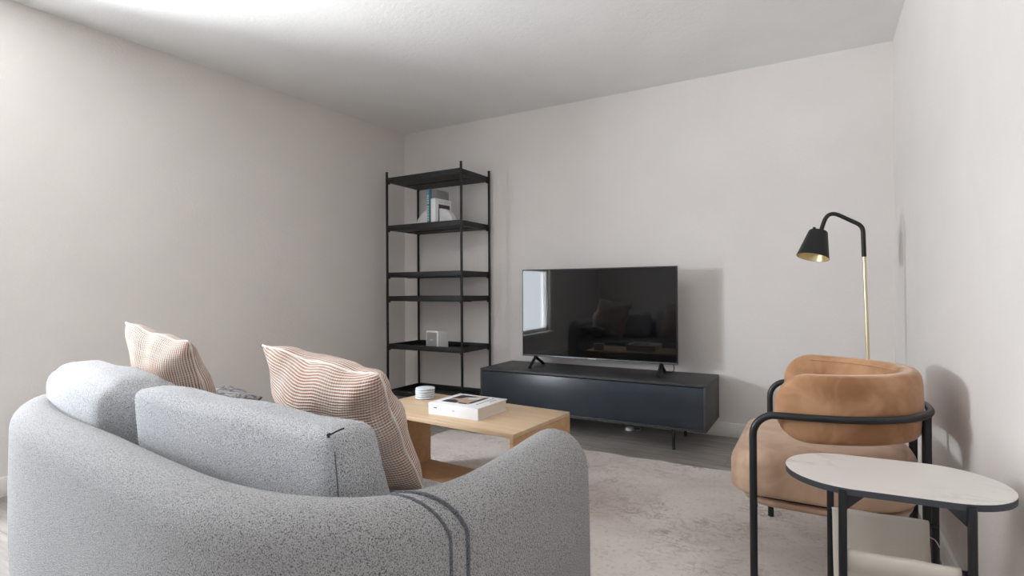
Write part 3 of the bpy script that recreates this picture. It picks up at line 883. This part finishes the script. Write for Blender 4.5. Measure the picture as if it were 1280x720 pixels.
# canvas magazine sling hanging between the rails
def sling():
    bm = BM(); hx = .101; prof = []
    yr = ly-.012
    prof.append((yr+.0085, ZR-.035)); prof.append((yr+.0085, ZR-.002))
    for k in range(1, 8): t = pi*k/8; prof.append((yr+.0085*cos(t), ZR+.0085*sin(t)))
    n = 26
    for k in range(n+1):
        q = k/n; y = (yr-.0085)*(1-2*q); zz = ZR-.24*(1-abs(2*q-1)**3.2)**.9
        prof.append((y, zz))
    for k in range(1, 8): t = pi-pi*k/8; prof.append((-yr-.0085*cos(t)*-1 if False else -yr+.0085*-cos(pi*k/8)*-1 if False else -yr+.0085*cos(pi-pi*k/8)*-1, ZR+.0085*sin(t)))
    prof.append((-yr-.0085, ZR-.002)); prof.append((-yr-.0085, ZR-.035))
    rows = []
    nx = 16
    for (y, zz) in prof:
        rows.append([bm.verts.new((-hx-.007+2*hx*i/nx, y+.0006*sin(i*1.1+y*30), zz+.0007*sin(i*.7+y*40))) for i in range(nx+1)])
    for a, b in zip(rows, rows[1:]):
        for i in range(nx): bm.faces.new([a[i], a[i+1], b[i+1], b[i]])
    return bm
sl = obj('magazine_sling', sling(), M['canvas'], stb, 180)
md = sl.modifiers.new('thick', 'SOLIDIFY'); md.thickness = .0022; md.offset = 0
for s in (-1, 1):
    bm = BM(); tube(bm, [(s*.086, ly-.0025, ZR-.0), (s*.086, ly-.0025, ZR-.035)], .0009, 5); obj('stitching', bm, M['cord'], sl, 180)
bm = BM(); tube(bm, catmull([(.096, ly-.012, ZR-.03), (.105, ly-.02, ZR-.032), (.112, ly-.03, ZR-.045)], 4), .0012, 5); obj('loose_thread', bm, M['cord'], sl, 180)

# ------------------------------------------------------------------ light
def area(name, loc, rot, sx, sy, power, colr, spread=pi):
    l = bpy.data.lights.new(name, 'AREA'); l.shape = 'RECTANGLE'; l.size = sx; l.size_y = sy; l.energy = power; l.color = colr; l.spread = spread
    o = bpy.data.objects.new(name, l); COL.objects.link(o); o.location = loc; o.rotation_euler = rot; return o
yc = (WY0+WY1)/2; ww, wh = WY1-WY0-.02, WZ1-WZ0-.02
area('window_daylight', (lw(yc)-.11, yc, (WZ0+WZ1)/2), (radians(90), 0, radians(-90)-ang), ww, wh, 66, (.86, .93, 1.0))
area('added_key_light', (-4.45, -.28, 1.36), (radians(88), 0, radians(-52)), .45, .42, 112, (.90, .95, 1.0))  # added small lamp outside the window, to sharpen the cast shadows
area('added_window_upfill', (lw(yc)-1.0, yc, -.25), (radians(90+52), 0, radians(-90)-ang), ww*1.6, 1.0, 540, (.98, .99, 1.0))  # added fill lamp low outside the window, aimed up to brighten the ceiling
area('added_door_fill', ((DX0+DX1)/2, YF-.12, (DZ0+DZ1)/2), (radians(90), 0, 0), DX1-DX0-.02, DZ1-DZ0-.02, 3, (1.0, .99, .98))  # added soft fill lamp in the made-up opening behind the camera
area('added_door_upfill', ((DX0+DX1)/2, YF-.85, .75), (radians(90+40), 0, 0), DX1-DX0-.02, 2.0, 8, (1.0, .995, .985))  # added fill lamp outside that opening, tilted up at the ceiling
wd = bpy.data.worlds.new('sky'); SC.world = wd; wd.use_nodes = True
bg = wd.node_tree.nodes['Background']; bg.inputs[0].default_value = (.80, .88, 1, 1); bg.inputs[1].default_value = 1.0

# ------------------------------------------------------------------ camera
YAW, PIT, ROL, F = radians(29.65), radians(.21), radians(-.35), 672.
cy, sy_ = cos(YAW), sin(YAW)
f = Vector((-sy_, cy, 0)); r = Vector((cy, sy_, 0)); u_ = Vector((0, 0, 1))
f2 = f*cos(PIT)+u_*sin(PIT); u2 = u_*cos(PIT)-f*sin(PIT)
rr_ = r*cos(ROL)+u2*sin(ROL); uu = u2*cos(ROL)-r*sin(ROL)
cam = bpy.data.cameras.new('camera'); co = bpy.data.objects.new('camera', cam); COL.objects.link(co)
cam.sensor_width = 36; cam.lens = F/1280*36; cam.clip_start = .01
mw = Matrix((( rr_.x, uu.x, -f2.x, 0), (rr_.y, uu.y, -f2.y, 0), (rr_.z, uu.z, -f2.z, 1.0), (0, 0, 0, 1)))
co.matrix_world = mw
SC.camera = co
vs = SC.view_settings; vs.view_transform = 'Standard'; vs.look = 'None'; vs.gamma = 1; vs.use_curve_mapping = False; vs.exposure = 0.12
SC.cycles.use_denoising = True
SC.cycles.max_bounces = 12; SC.cycles.diffuse_bounces = 7
